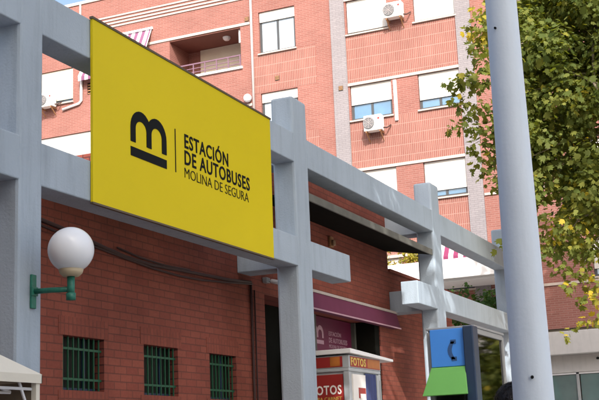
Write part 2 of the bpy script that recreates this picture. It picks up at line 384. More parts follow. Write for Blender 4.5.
for y0, y1 in ((13.33, 13.85), (8.92, 9.43)):
    p = MB(); p.box(FX-.05, FX+.05, y0, y1, 4.74, 18.58); p.build('pilaster', 'pil_brick', bl)
# soldier-brick spandrels and thin bands
for cc in ((9.435, 13.325),):
    tops = [16.52+3.03-1.23] + [h-sillh for h in heads[:-1]]; bots = heads
    for zt, zb in zip(tops, bots):
        p = MB(); p.box(FX-.006, FX+.02, cc[0], cc[1], zb+.10, zt-.04); p.build('spandrel', 'bl_soldier', bl)
for zt, zb in ((15.18, 13.80), (12.16, 10.77)):
    p = MB(); p.box(FX-.006, FX+.02, 14.45, 16.9, zb, zt); p.build('spandrel', 'bl_soldier', bl)
for hd in heads:
    p = MB(); p.box(FX-.035, FX+.02, 9.435, 13.325, hd, hd+.095); p.build('band_course', 'concrete', bl)
for hd in (16.4, 13.37, 10.34):
    p = MB(); p.box(FX-.03, FX+.02, 16.95, 23.4, hd+.002, hd+.1); p.build('band_course', 'concrete', bl)
for z in (17.40, 17.53, 17.66, 17.80):
    p = MB(); p.box(FX-.03, FX+.02, 13.9, 29.9, z, z+.06); p.build('band_course', 'concrete', bl)
p = MB(); p.box(FX-.04, FX+.02, -13.9, 8.9, 6.05, 6.13); p.build('band_course', 'concrete', bl)
p = MB(); p.box(FX-.04, FX+.02, -13.9, 8.9, 9.1, 9.18); p.build('band_course', 'concrete', bl)
def window(y0, y1, z0, z1, shut_frac, glassm='pane', shut='shutter', split=.5, box=.0):
    """aluminium two-leaf window with a roller shutter lowered by shut_frac of the height"""
    d = FX+.10
    f = MB(); t = .085
    f.box(d, d+.06, y0, y1, z0, z0+t); f.box(d, d+.06, y0, y1, z1-t, z1); f.box(d, d+.06, y0, y0+t, z0+t, z1-t); f.box(d, d+.06, y1-t, y1, z0+t, z1-t)
    ym = y0+(y1-y0)*split; f.box(d-.005, d+.055, ym-.04, ym+.04, z0+t, z1-t)
    w = f.build('window', 'frame', bl)
    for a, b in ((y0+t, ym-.04), (ym+.04, y1-t)):
        q = MB(); q.box(d+.02, d+.03, a, b, z0+t, z1-t); q.build('pane', glassm, w)
    if shut_frac > 0:
        q = MB(); q.box(d-.045, d-.01, y0+.02, y1-.02, z1-(z1-z0)*shut_frac, z1-.01); q.build('shutter', shut, w)
    q = MB(); q.box(FX-.07, FX+.1, y0-.04, y1+.04, z0-.05, z0+.001); q.build('sill', 'concrete', w)
    return w
sh = {('A', 0): .93, ('B', 0): .95, ('A', 1): .55, ('B', 1): .72, ('A', 2): .9, ('B', 2): .8, ('A', 3): .5, ('B', 3): .7, ('D', 0): .6, ('D', 1): .9, ('D', 2): .4, ('D', 3): .8,
      ('L', 0): .24, ('L', 1): .22, ('L', 2): .6}
for y0, y1, z0, z1, nm, i in wins:
    window(y0, y1, z0, z1, sh[(nm, i)], 'curtain' if nm == 'L' else 'pane')
window(24.52, 26.5, 14.79, 16.14, .9, 'pane', 'cream'); window(23.45, 26.3, 12.0, 13.5, .97)
q = MB()
q.box(FX+.08, FX+.14, 23.62, 23.88, 14.92, 15.4)
for k in range(4): q.box(FX+.03, FX+.06, 23.63, 23.87, 14.96+.11*k, 15.0+.11*k, 1)
q.build('louvre_window', ['dark', 'rust'], bl)
# recessed balconies
for z0, z1 in ((14.9, 16.4), (11.87, 13.37), (8.84, 10.34)):
    b = MB(); b.box(FX+1.45, FX+1.6, 17.2, 20.4, z0-.1, z1+.1, 0); b.build('balcony_back_wall', 'bl_brick', bl)
    c = MB(); c.box(FX+.01, FX+1.44, 17.345, 20.255, z1-.05, z1-.002); c.build('balcony_ceiling', 'teal', bl)
    s = MB(); s.box(FX+1.36, FX+1.44, 17.36, 19.72, z0, z1-.06); s.build('balcony_shutter', 'cream', bl)
    s = MB(); s.box(FX+.12, FX+.45, 17.345, 17.47, z1-.55, z1-.06); s.build('balcony_cabinet', 'whitemetal', bl)
    lm = MB(); lm.lathe((FX+.6, 18.2, z1-.05), [(.0, -.13), (.09, -.12), (.14, -.06), (.15, 0)], 14); lm.build('ceiling_light', 'whitemetal', bl, True)
    r = MB()
    r.box(FX-.02, FX+.02, 17.35, 20.25, z0+.40, z0+.445); r.box(FX-.01, FX+.015, 17.35, 20.25, z0+.24, z0+.265); r.box(FX-.01, FX+.015, 17.35, 20.25, z0+.10, z0+.125)
    for k in range(7): r.box(FX-.015, FX+.01, 17.36+.475*k, 17.40+.475*k, z0, z0+.40)
    r.build('balcony_railing', 'rail', bl)
    s = MB(); s.box(FX-.06, FX+.15, 17.28, 20.32, z0-.09, z0-.005); s.build('balcony_sill', 'white', bl)
p = MB(); p.tube([(FX-.06, 16.87, 18.6), (FX-.06, 16.87, 12)], .045, 8); p.build('downpipe', 'pipe', bl, True)
p = MB(); p.tube([(FX-.05, 24.15, 18.6), (FX-.05, 24.15, 16.0)], .04, 8); p.build('downpipe', 'pipe', bl, True)
for y, z in ((17.06, 16.62), (15.95, 14.22), (13.57, 13.43)):
    p = MB(); p.box(FX-.03 - (.045 if y < 14 else 0), FX+.02, y-.08, y+.08, z-.08, z+.08)
    for k in range(3): p.box(FX-.04 - (.045 if y < 14 else 0), FX-.028, y-.07, y+.07, z-.06+.05*k, z-.035+.05*k, 1)
    p.build('vent', ['edge', 'rust'], bl)
# ground floor: fascia, recessed lintel, glazing, terrace parapet
p = MB(); p.box(FX-.35, FX+.5, -13.9, 29.9, 3.93, 4.62); p.build('fascia', 'fasciamat', bl, bevel=.02)
p = MB(); p.box(FX+.05, FX+.5, -13.95, 29.95, 4.60, 4.75); p.build('shadow_gap', 'edge', bl)  # dark strip paints in the shadow line under the brick
p = MB(); p.box(FX+.15, FX+.5, -13.9, 29.9, 3.42, 3.925); p.build('lintel', 'fasciamat', bl)
p = MB(); p.lathe((FX+.13, 5.9, 3.78), [(0, -.03), (.04, -.02), (.05, .02), (0, .05)], 10); p.build('lintel_fixing', 'black', bl)
k = -13.9
while k < 29.8:
    p = MB(); p.box(FX+.25, FX+.28, k+.06, k+2.86, .35, 3.36); f = p.build('shop_pane', 'shop', bl)
    p = MB(); p.box(FX+.2, FX+.3, k-.03, k+.05, .1, 3.41); p.build('shop_mullion', 'greymetal', bl)
    k += 2.92
p = MB(); p.box(FX+.2, FX+.3, -13.9, 29.9, 3.365, 3.415); p.build('shop_rail', 'whitemetal', bl)
p = MB(); p.box(FX+.2, FX+.5, -13.9, 29.9, .0, .34); p.build('plinth', 'concrete', bl)
p = MB(); p.box(33.25, 33.42, 7.4, 14.0, 6.33, 6.92); p.box(33.42, FX, 7.4, 14.0, 6.25, 6.42); p.box(33.42, FX, 7.4, 7.55, 6.43, 6.92); p.box(33.42, FX, 13.85, 14.0, 6.43, 6.92)
p.build('terrace_parapet', 'white', bl, bevel=.015)

# air conditioners: one built, two copied
def ac_unit():
    t = thing('air_conditioner', 'white air conditioner under the half-open window shutter of the middle window', 'air conditioner', (FX-.42, 12.38, 11.68), 'air conditioners on the brick facade')
    x, y, z = t.location; w = .62; h = .53; d = .30
    b = MB(); b.box(x, x+d, y-w/2, y+w/2, z, z+h); b.build('casing', 'plastic', t, bevel=.02)
    f = MB(); cy, cz, r = y+.13, z+h/2, .2
    f.tube([(x-.004, cy, cz), (x-.03, cy, cz)], r, 24)
    f.build('fan_grille', 'fan', t)
    f = MB()
    for rr in (.07, .12, .17):
        n = 20
        f.tube([(x-.036, cy+rr*math.cos(2*math.pi*k/n), cz+rr*math.sin(2*math.pi*k/n)) for k in range(n+1)], .006, 5, cap=False)
    for k in range(4):
        a = math.pi*k/4; f.tube([(x-.036, cy-r*.9*math.cos(a), cz-r*.9*math.sin(a)), (x-.036, cy+r*.9*math.cos(a), cz+r*.9*math.sin(a))], .006, 5)
    f.build('grille_rings', 'pipe', t)
    f = MB(); f.box(x-.004, x, y-.25, y-.18, z+.36, z+.42); f.build('badge', 'red', t)
    for yy in (y-.24, y+.24):
        f = MB(); f.box(x+.02, FX-.02, yy-.02, yy+.02, z-.05, z-.005); f.hexa([(FX-.06, yy-.015, z-.3), (FX-.02, yy-.015, z-.3), (FX-.02, yy+.015, z-.3), (FX-.06, yy+.015, z-.3)], [(x+.04, yy-.015, z-.05), (x+.10, yy-.015, z-.05), (x+.10, yy+.015, z-.05), (x+.04, yy+.015, z-.05)]); f.build('bracket', 'rust', t)
    f = MB(); f.tube([(x+.2, y-w/2, z+.1), (x+.2, y-w/2-.12, z+.08), (FX-.04, y-w/2-.2, z+.2)], .025, 8); f.build('hose', 'cable', t, True)
    return t
ac = ac_unit()
a2 = dup(ac, loc=(FX-.42, 11.45, 15.47)); a2['label'] = 'white air conditioner between the two topmost shuttered windows'
a3 = dup(ac, loc=(FX-.42, 25.5, 14.62)); a3['label'] = 'white air conditioner below the cream shutter, between the two grey pergola beams'
# white trunking pipes on the wall
d = MB(); d.box(FX-.07, FX-.002, 11.60, 11.70, 12.0, 13.4); tag(d.build('pipe_trunking', 'whitemetal'), 'white vertical pipe cover between the two middle windows', 'pipe cover')
d = MB(); d.tube([(FX-.06, 24.1, 15.95), (FX-.06, 24.1, 14.72), (FX-.06, 24.2, 14.62), (FX-.06, 24.95, 14.5)], .05, 8)
tag(d.build('pipe_trunking', 'whitemetal', smooth=True), 'white bent pipe beside the cream shutter and its air conditioner', 'pipe cover')
w = thing('wall_lamp', 'small white round lamp on the brick wall just above the yellow sign edge', 'lamp', (FX-.12, 17.08, 13.64))
x, y, z = w.location
l = MB(); l.lathe((x, y, z), [(.15*math.sin(math.pi*k/10), -.15*math.cos(math.pi*k/10)) for k in range(11)], 16); l.build('globe', 'globe', w, True)
l = MB(); l.tube([(x+.1, y, z), (FX-.001, y, z)], .06, 10); l.build('bracket', 'greymetal', w)
# striped awnings on the flats
def striped_awning(name, label, y0, y1, zt, zb, proj, mat):
    t = thing(name, label, 'awning', (FX, (y0+y1)/2, zt))
    m = MB(); n = 12
    for i in range(n):
        a = y0+(y1-y0)*i/n; b = y0+(y1-y0)*(i+1)/n
        m.quad((FX-.02, a, zt), (FX-.02, b, zt), (FX-proj, b, zb+.16), (FX-proj, a, zb+.16)); c = (a+b)/2
        m.quad((FX-proj, a, zb+.16), (FX-proj, b, zb+.16), (FX-proj, b, zb+.05), (FX-proj, a, zb+.05)); m.add([(FX-proj, a, zb+.05), (FX-proj, b, zb+.05), (FX-proj, c+.04, zb), (FX-proj, c-.04, zb)], [(0, 1, 2, 3)])
    o = m.build('canvas', mat, t); sm = o.modifiers.new('thickness', 'SOLIDIFY'); sm.thickness = .012
    r = MB(); r.tube([(FX-.05, y0-.05, zt+.03), (FX-.05, y1+.05, zt+.03)], .05, 8); r.tube([(FX-.04, y0, zt), (FX-proj, y0, zb+.16)], .015, 6); r.tube([(FX-.04, y1, zt), (FX-proj, y1, zb+.16)], .015, 6); r.build('frame', 'whitemetal', t)
striped_awning('striped_awning', 'magenta and white striped awning behind the far pergola beam', 9.5, 11.0, 7.9, 7.05, .5, 'awn_mag')
striped_awning('striped_awning', 'purple and white striped awning just above the yellow sign', 21.0, 22.4, 17.0, 15.9, .5, 'awn_pur')

striped_awning('striped_awning', 'small purple and white striped awning left of the yellow sign, beside the cream shutter', 23.2, 24.08, 16.05, 15.42, .3, 'awn_pur')

# ------------------------------------------------------------ station building (front wall on Y = 7.15)
WY = 7.15
st = thing('bus_station', 'red brick bus station behind the grey pergola, with green barred windows', 'building', (12, WY, 0))
w3 = [(10.03, 10.80, 2.17, 2.74), (11.63, 12.42, 2.16, 2.745), (13.235, 13.985, 2.15, 2.735)]
s = MB()
wall_panel(s, 'Y', WY, -6, 14.94, 0, 4.62, [(*q, .16) for q in w3], .16, 0, 1)
wall_panel(s, 'Y', WY, 14.94, 20.38, 0, 6.22, [(14.94, 19.75, 0, 3.68, .5)], .5, 0, 1)
wall_panel(s, 'Y', WY, 20.38, 24.4, 0, 4.68, [], .1, 0, 1)
for x, z0, z1 in ((14.94, 4.62, 6.22), (20.38, 4.68, 6.22), (24.4, 0, 4.68), (-6, 0, 4.62)):
    s.quad((x, WY, z0), (x, 15, z0), (x, 15, z1), (x, WY, z1), 1)
s.quad((-6, 15, 0), (24.4, 15, 0), (24.4, 15, 4.62), (-6, 15, 4.62), 0)
s.quad((14.94, 15, 4.6), (20.38, 15, 4.6), (20.38, 15, 6.22), (14.94, 15, 6.22), 0)
s.build('brick_wall', ['st_brick', 'st_brick_y'], st)
p = MB(); p.quad((-6, WY, 4.6), (14.94, WY, 4.6), (14.94, 15, 4.6), (-6, 15, 4.6)); p.quad((14.94, WY, 6.18), (20.38, WY, 6.18), (20.38, 15, 6.18), (14.94, 15, 6.18)); p.quad((20.38, WY, 4.64), (24.4, WY, 4.64), (24.4, 15, 4.64), (20.38, 15, 4.64)); p.build('roof', 'roof', st)
p = MB(); p.box(20.39, 24.45, WY-.04, WY+.2, 4.683, 4.74); p.build('coping', 'st_brick', st)
for (x0, x1, z0, z1) in w3:
    b = MB(); b.box(x0-.08, x1+.08, WY-.006, WY+.01, z1+.002, z1+.2); b.build('lintel', 'lintel', st)
    b = MB(); b.box(x0-.08, x1+.08, WY-.006, WY+.01, z0-.2, z0-.002); b.build('sill', 'lintel', st)
    f = MB(); f.box(x0+.001, x1-.001, WY+.13, WY+.155, z0+.001, z1-.001); f.box(x0+.001, x1-.001, WY+.115, WY+.128, z0+.001, z0+.035, 1)
    f.box(x0+(x1-x0)*.68, x0+(x1-x0)*.74, WY+.115, WY+.128, z0+.036, z1-.002, 1)
    f = f.build('window', ['barglass', 'navymetal'], st)
    gr = MB()
    for k in range(8):
        xx = x0+.05+(x1-x0-.1)*k/7; gr.box(xx-.007, xx+.007, WY+.035, WY+.049, z0+.005, z1-.005)
    for zz in (z0+.12, z1-.13): gr.box(x0, x1, WY+.037, WY+.047, zz-.012, zz+.012)
    gr.build('grille', 'greenbar', f)
# glazed entrance recess
e = MB(); e.box(16.61, 19.75, WY+.45, WY+.48, .1, 3.66); e.build('entrance_glass', 'darkglass', st)
e = MB(); e.box(14.95, 16.6, WY+.47, WY+.5, 0, 3.675); e.build('entrance_wall', 'under', st)  # near-black sheet paints the darkness of the recess
for xx in (16.6, 17.6, 19.45):
    e = MB(); e.box(xx, xx+.1, WY+.38, WY+.449, 0, 3.67); e.build('entrance_post', 'canopy', st)
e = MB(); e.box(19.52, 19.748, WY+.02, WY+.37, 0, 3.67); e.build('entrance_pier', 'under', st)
e = MB(); e.quad((14.95, WY+.45, 3.4), (15.0, WY+.05, 3.4), (15.0, WY+.05, 0), (14.95, WY+.45, 0)); e.build('dark_reveal', 'dark', st)  # dark sheet paints shade over the side of the recess
# sloping metal canopy above the entrance
c = MB(); c.hexa([(14.55, 6.25, 4.90), (20.28, 6.25, 4.90), (20.28, WY-.002, 5.06), (14.55, WY-.002, 5.06)], [(14.55, 6.25, 4.93), (20.28, 6.25, 4.93), (20.28, WY-.002, 5.11), (14.55, WY-.002, 5.11)])
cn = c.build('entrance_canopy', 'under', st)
c = MB(); c.box(14.55, 20.28, 6.22, 6.248, 4.885, 5.0); c.build('canopy_gutter', 'canopy', cn, bevel=.008)

# purple awning over the entrance
aw = thing('fixed_awning', 'purple canvas awning with a pale top rail over the station entrance', 'awning', (18, WY, 3.9))
m = MB(); m.hexa([(16.3, WY-.17, 3.60), (20.42, WY-.17, 3.60), (20.42, WY-.02, 3.60), (16.3, WY-.02, 3.60)], [(16.3, WY-.11, 3.87), (20.40, WY-.11, 3.87), (20.40, WY-.02, 3.87), (16.3, WY-.02, 3.87)]); m.build('canvas', 'purple', aw)
m = MB(); m.box(16.3, 20.44, WY-.125, WY-.003, 3.872, 3.915); m.build('top_rail', 'concrete', aw)
m = MB(); m.box(16.3, 20.43, WY-.18, WY-.172, 3.585, 3.61); m.build('hem', 'pinktext', aw)

# maroon sign behind the entrance glass front
ps = thing('entrance_sign', 'maroon station sign under the purple awning with pale pink lettering', 'sign', (18.4, 7.585, 3.4))
m = MB(); m.box(17.2, 19.36, 7.565, 7.595, 2.95, 3.66); m.build('panel', 'maroon', ps)
m = MB(); arch_logo(m, lambda u, z, d: (u, 7.564-.004*d, z), 17.55, 18.07, 3.30, 3.51, .065, .04); m.build('logo', 'pinktext', ps)
lettering('lettering', 'ESTACIÓN', 'pinktext', ps, 'Y', 18.30, 18.86, 3.365, 3.455, 7.563, bold=.01)
lettering('lettering', 'DE AUTOBUSES', 'pinktext', ps, 'Y', 18.30, 19.14, 3.245, 3.33, 7.563, bold=.01)
lettering('lettering', 'MOLINA DE SEGURA', 'pinktext', ps, 'Y', 18.30, 19.12, 3.15, 3.215, 7.563)

# ------------------------------------------------------------ pergola
pg = thing('concrete_pergola', 'blue grey painted concrete pergola of columns and double beams', 'pergola', (14, 6.36, 0))
PY0, PY1 = 6.196, 6.52
def cbox(name, *b, bev=.012):
    m = MB(); m.box(*b); return m.build(name, 'paint', pg, bevel=bev)
cols = [(1.75, 2.15), (8.03, 8.38), (14.05, 14.535), (20.31, 20.81), (25.95, 26.45)]
for (x0, x1) in cols: cbox('column', x0, x1, PY0, PY1+.01, 0, 6.29, bev=.035)
U0, U1, L0, L1 = 5.34, 5.755, 3.89, 4.295
for (a, b) in zip(cols[:-1], cols[1:]):
    cbox('beam', a[1]-.02, b[0]+.02, PY0+.004, PY1-.004, U0, U1)
cbox('beam', 2.13, 8.05, PY0+.004, PY1-.004, L0, L1); cbox('beam', 8.36, 14.07, PY0+.004, PY1-.004, L0, L1)
cbox('beam', 14.515, 15.98, PY0+.004, PY1-.004, L0, L1); cbox('beam', 19.2, 20.33, PY0+.004, PY1-.004, L0, L1)
cbox('beam', 20.79, 25.97, PY0+.004, PY1-.004, L0, L1)
for (x0, x1) in cols[:4]:
    cbox('cross_beam', x0+.04, x1-.04, PY1-.01, WY-.003, L0, L1 if x0 != 14.05 else 4.29)
    cbox('cross_beam', x0+.04, x1-.04, PY1-.01, WY+.3 if x0 > 20 else WY-.003, U0, U1)

# ------------------------------------------------------------ yellow station sign
sg = thing('station_sign', 'large yellow station sign on the pergola beams with black lettering', 'sign', (11.2, 6.16, 3.88))
m = MB(); m.hexa([(9.134, 6.165, 3.88), (13.21, 6.165, 3.875), (13.21, 6.192, 3.875), (9.134, 6.192, 3.88)], [(9.134, 6.165, 5.75), (13.235, 6.165, 5.725), (13.235, 6.192, 5.725), (9.134, 6.192, 5.75)])
m.build('panel', 'yellow', sg)
m = MB(); m.hexa([(9.12, 6.155, 5.751), (13.25, 6.155, 5.726), (13.25, 6.194, 5.726), (9.12, 6.194, 5.751)], [(9.12, 6.155, 5.775), (13.25, 6.155, 5.75), (13.25, 6.194, 5.75), (9.12, 6.194, 5.775)])
m.hexa([(9.13, 6.16, 3.86), (13.22, 6.16, 3.855), (13.22, 6.194, 3.855), (9.13, 6.194, 3.86)], [(9.13, 6.16, 3.879), (13.22, 6.16, 3.874), (13.22, 6.194, 3.874), (9.13, 6.194, 3.879)])
m.build('edge_trim', 'edge', sg)
m = MB(); arch_logo(m, lambda u, z, d: (u, 6.164-.004*d, z), 9.815, 10.54, 4.647, 5.005, .098, .055); m.build('logo', 'black', sg)
m = MB(); m.box(10.726, 10.741, 6.160, 6.1645, 4.50, 4.996); m.build('divider', 'black', sg)
lettering('lettering', 'ESTACIÓN', 'black', sg, 'Y', 10.94, 12.0, 4.823, 5.032, 6.164, bold=.018)
lettering('lettering', 'DE AUTOBUSES', 'black', sg, 'Y', 10.935, 12.565, 4.63, 4.80, 6.164, bold=.018)
lettering('lettering', 'MOLINA DE SEGURA', 'black', sg, 'Y', 10.93, 12.525, 4.48, 4.594, 6.164, bold=-.012)

# ------------------------------------------------------------ globe lamp on the first column
lp = thing('globe_lamp', 'white globe lamp on a green bracket fixed to the near pergola column', 'lamp', (8.233, 6.196, 2.9))
gx, gy, gz = 8.233, 5.786, 3.238
m = MB(); m.lathe((gx, gy, gz), [(.2*math.sin(math.pi*k/24), -.2*math.cos(math.pi*k/24)) for k in range(1, 25)], 40); m.build('globe', 'globe', lp, True)
m = MB(); m.lathe((gx, gy, gz), [(.0, -.235), (.07, -.232), (.098, -.205), (.108, -.172), (.10, -.168)], 28); m.build('collar', 'beige', lp, True)
m = MB(); m.tube([(gx, gy, gz-.23), (gx, gy, 2.82)], [.034, .032], 12); m.tube([(gx, gy, 2.86), (gx, gy, 2.80)], .042, 12); m.build('stem', 'lampgreen', lp, True)
m = MB(); m.tube([(gx, gy+.02, 2.895), (gx, gy+.2, 2.905), (gx, 6.18, 2.91)], .024, 10); m.build('arm', 'lampgreen', lp, True)
m = MB(); m.box(gx-.035, gx+.035, 6.172, 6.195, 2.76, 3.06); m.box(gx-.045, gx+.045, 6.16, 6.1715, 2.87, 2.95); m.build('wall_plate', 'lampgreen', lp, bevel=.006)

# ------------------------------------------------------------ things fixed to the station wall
random.seed(11)
m = MB(); pts = []
for x, z in ((9.2, 3.93), (10.2, 3.84), (10.73, 3.77), (11.2, 3.72), (11.8, 3.70), (12.4, 3.72), (13.0, 3.735), (13.7, 3.75), (14.45, 3.80)): pts.append((x, WY-.03, z))
m.tube(pts, .022, 6); m.tube([(x+.03, y-.005, z-.05-.03*math.sin(x*2.1)) for x, y, z in pts], .014, 6); m.tube([(x+.3, y-.004, z+.035) for x, y, z in pts[2:6]], .012, 6)
tag(m.build('cable', 'cable', smooth=True), 'sagging bundle of dark cables along the brick wall under the yellow sign', 'cable')
m = MB(); m.tube([(14.46, WY-.025, 3.78), (14.47, WY-.025, 2.0), (14.47, WY-.025, .3)], .02, 6); m.tube([(14.58, WY-.02, 3.70), (14.585, WY-.02, .3)], .012, 6)
tag(m.build('cable', 'cable', smooth=True), 'pair of dark vertical cables down the brick wall corner', 'cable')
sc = thing('security_camera', 'small white security camera on the brick wall corner behind the second column', 'camera', (15.0, WY-.05, 3.85))
m = MB(); m.box(14.88, 15.0, WY-.08, WY-.003, 3.84, 3.92); m.build('mount', 'greymetal', sc, bevel=.01)
m = MB(); m.tube([(14.98, WY-.1, 3.87), (15.0, WY-.22, 3.84)], .032, 12); m.build('body', 'whitemetal', sc, True)
m = MB(); m.tube([(14.94, WY-.05, 3.87), (14.98, WY-.12, 3.87)], .015, 8); m.build('arm', 'greymetal', sc, True)
MAT['lens'] = flat('brown_lens', (.22, .13, .07), .5)  # plain brown lens colour
wl = thing('bulkhead_light', 'small brown bulkhead light on the dark wall under the metal canopy', 'lamp', (17.55, WY-.05, 4.85))
m = MB(); m.box(17.46, 17.60, WY-.05, WY-.003, 4.74, 4.92); m.build('back_plate', 'rust', wl, bevel=.01)
m = MB(); m.box(17.48, 17.58, WY-.10, WY-.052, 4.76, 4.86); m.build('lens', 'lens', wl, bevel=.02)

# ------------------------------------------------------------ photo booth
pb = thing('photo_booth', 'grey photo booth with red panels and a white flat roof in the station entrance', 'photo booth', (16.9, 6.75, 0))
X0, X1, Y0, Y1 = 16.3, 17.68, 6.43, 7.4
m = MB(); m.box(X0+.03, X1-.02, Y0+.03, Y1, 0.05, 2.62); m.build('cabinet', 'booth_grey', pb)
m = MB(); m.hexa([(X0-.05, Y0-.06, 2.862), (X1+.48, Y0-.06, 2.822), (X1+.48, Y1, 2.822), (X0-.05, Y1, 2.862)], [(X0-.05, Y0-.06, 2.935), (X1+.48, Y0-.06, 2.865), (X1+.48, Y1, 2.865), (X0-.05, Y1, 2.935)]); m.build('roof', 'whitemetal', pb, bevel=.008)
m = MB(); m.box(X0, X1, Y0, Y1, 2.655, 2.84); hd = m.build('header', 'booth_grey', pb)
m = MB(); m.box(X0+.0, X1, Y0, Y1, 2.60, 2.652); m.build('cornice', 'booth_grey', pb, bevel=.01)
m = MB(); m.box(X0+.06, X1-.03, Y0-.006, Y0-.001, 2.668, 2.825); m.box(X0+.78, X1-.04, Y0-.009, Y0-.0065, 2.68, 2.815, 1); m.build('header_sign', ['red', 'orange'], hd)
lettering('lettering', 'FOTOS', 'yellowprint', hd, 'Y', X0+.075, X0+.70, 2.685, 2.81, Y0-.007, bold=.03)
m = MB(); m.box(X0-.006, X0-.001, Y0+.1, Y1-.05, 2.668, 2.825); m.box(X0-.009, X0-.0065, Y0+.14, Y0+.3, 2.68, 2.82, 1); m.build('header_side', ['red', 'orange'], hd)
lettering('lettering', 'EXIT', 'yellowprint', hd, 'X', Y0+.42, Y0+.2, 2.69, 2.76, X0-.0095) if False else None
for x, y in ((X0, Y0), (X1-.1, Y0)):
    m = MB(); m.box(x, x+.1, y, y+.1, 0, 2.598); m.build('corner_post', 'booth_grey', pb, bevel=.01)
m = MB(); m.box(X0-.002, X0+.028, Y0+.11, Y1-.05, .5, 2.56); sp_ = m.build('side_panel', 'red', pb)
lettering('lettering', 'FOTOS', 'whiteprint', sp_, 'X', Y0+.62, Y0+.135, 2.26, 2.40, X0-.003, bold=.02)
lettering('lettering', 'PARA CARNET', 'yellowprint', sp_, 'X', Y0+.62, Y0+.135, 2.17, 2.225, X0-.003)
m = MB(); m.box(X0+.15, X0+.68, Y0, Y0+.028, .3, 2.56); dp = m.build('side_door', 'whiteprint', pb)
m = MB(); m.box(X0+.36, X0+.66, Y0-.005, Y0-.001, 2.20, 2.36); m.box(X0+.42, X0+.64, Y0-.008, Y0-.0055, 2.10, 2.27, 1); m.box(X0+.36, X0+.48, Y0-.006, Y0-.001, 1.95, 2.09, 2); m.build('printed_picture', ['red', 'whiteprint', 'navy'], dp)
m = MB(); n = 16
for k in range(n):
    a = X0+.69+.46*k/n; b = X0+.69+.46*(k+1)/n; ya = Y0+.012+.012*math.sin(k*1.5); yb = Y0+.012+.012*math.sin((k+1)*1.5)
    m.quad((a, ya, .5), (b, yb, .5), (b, yb, 2.59), (a, ya, 2.59))
m.build('curtain', 'navy', pb, True)
m = MB(); m.box(X1-.2, X1-.101, Y0, Y0+.028, .2, 2.58); m.build('door_jamb', 'booth_grey', pb)
m = MB(); m.box(X1-.085, X1-.02, Y0-.006, Y0-.001, 1.6, 2.5); m.build('notice_strip', 'greymetal', pb)

# ------------------------------------------------------------ telephone booth
MAT['symbol'] = flat('dark_blue_print', (.03, .09, .24), .5)
tb = thing('telephone_booth', 'telephone booth with bright blue panel, green visor and tinted side glass', 'telephone booth', (13.1, 3.7, 0))
m = MB(); m.box(12.5, 12.56, 3.545, 3.935, 2.30, 2.72); fp = m.build('front_panel', 'blue', tb, bevel=.006)
m = MB()
n = 10; cx, cz = 3.71, 2.475; T = lambda y, z: [(12.499, y, z), (12.493, y, z)]
arc = [(cx-.055+.075*(1-math.sin(math.pi*k/n)), cz-.10+.20*k/n) for k in range(n+1)]
arc = [(3.675+.04*math.sin(math.pi*k/n), cz-.10+.20*k/n) for k in range(n+1)]
for k in range(n):
    (y1_, z1_), (y2_, z2_) = arc[k], arc[k+1]
    m.hexa([(12.499, y1_-.026, z1_), (12.499, y1_+.02, z1_), (12.499, y2_+.02, z2_), (12.499, y2_-.026, z2_)], [(12.494, y1_-.026, z1_), (12.494, y1_+.02, z1_), (12.494, y2_+.02, z2_), (12.494, y2_-.026, z2_)])
for z in (cz-.115, cz+.075): m.box(12.494, 12.499, 3.635, 3.697, z, z+.045)
m.build('handset_symbol', 'symbol', fp)
m = MB(); m.hexa([(12.36, 3.50, 1.985), (12.36, 4.02, 1.985), (12.54, 4.02, 1.985), (12.54, 3.54, 1.985)], [(12.48, 3.54, 2.295), (12.48, 3.935, 2.295), (12.56, 3.935, 2.295), (12.56, 3.545, 2.295)]); m.build('visor', 'green', tb, bevel=.006)
m = MB(); m.hexa([(12.45, 3.42, 0), (12.45, 3.538, 0), (12.66, 3.538, 0), (12.66, 3.42, 0)], [(12.45, 3.42, 2.735), (12.45, 3.538, 2.735), (12.66, 3.538, 2.735), (12.66, 3.42, 2.735)]); m.build('post', 'navymetal', tb, bevel=.012)
m = MB(); m.box(12.56, 12.62, 3.94, 3.99, 0, 2.70); m.build('post', 'greymetal', tb)
m = MB(); m.box(13.84, 13.9, 3.44, 3.5, 0, 2.70); m.box(12.665, 13.838, 3.44, 3.49, 2.66, 2.72); m.box(12.665, 13.838, 3.44, 3.49, .25, .31); m.box(13.84, 13.9, 3.94, 3.99, 0, 2.70); m.box(12.621, 13.838, 3.94, 3.99, 2.66, 2.72); m.build('side_frame', 'greymetal', tb, bevel=.005)
MAT['tint'] = seeglass('tinted_glass', (.07, .075, .05), .10)
m = MB(); m.box(12.666, 13.838, 3.462, 3.47, .312, 2.658); m.build('side_glass', 'tint', tb)
m = MB(); m.box(12.621, 13.838, 3.96, 3.968, .31, 2.658); m.build('side_panel', 'canopy', tb)
m = MB(); m.box(12.57, 13.9, 3.43, 4.0, 2.722, 2.75); m.build('roof', 'greymetal', tb, bevel=.008)
m = MB(); m.box(13.80, 13.838, 3.502, 3.938, .3, 2.66); bp_ = m.build('back_panel', 'canopy', tb)
m = MB(); m.box(13.66, 13.80, 3.58, 3.86, 1.0, 1.55); m.tube([(13.62, 3.63, 1.08), (13.58, 3.63, 1.28), (13.62, 3.63, 1.48)], .028, 8); m.build('payphone', 'navymetal', tb, bevel=.01)

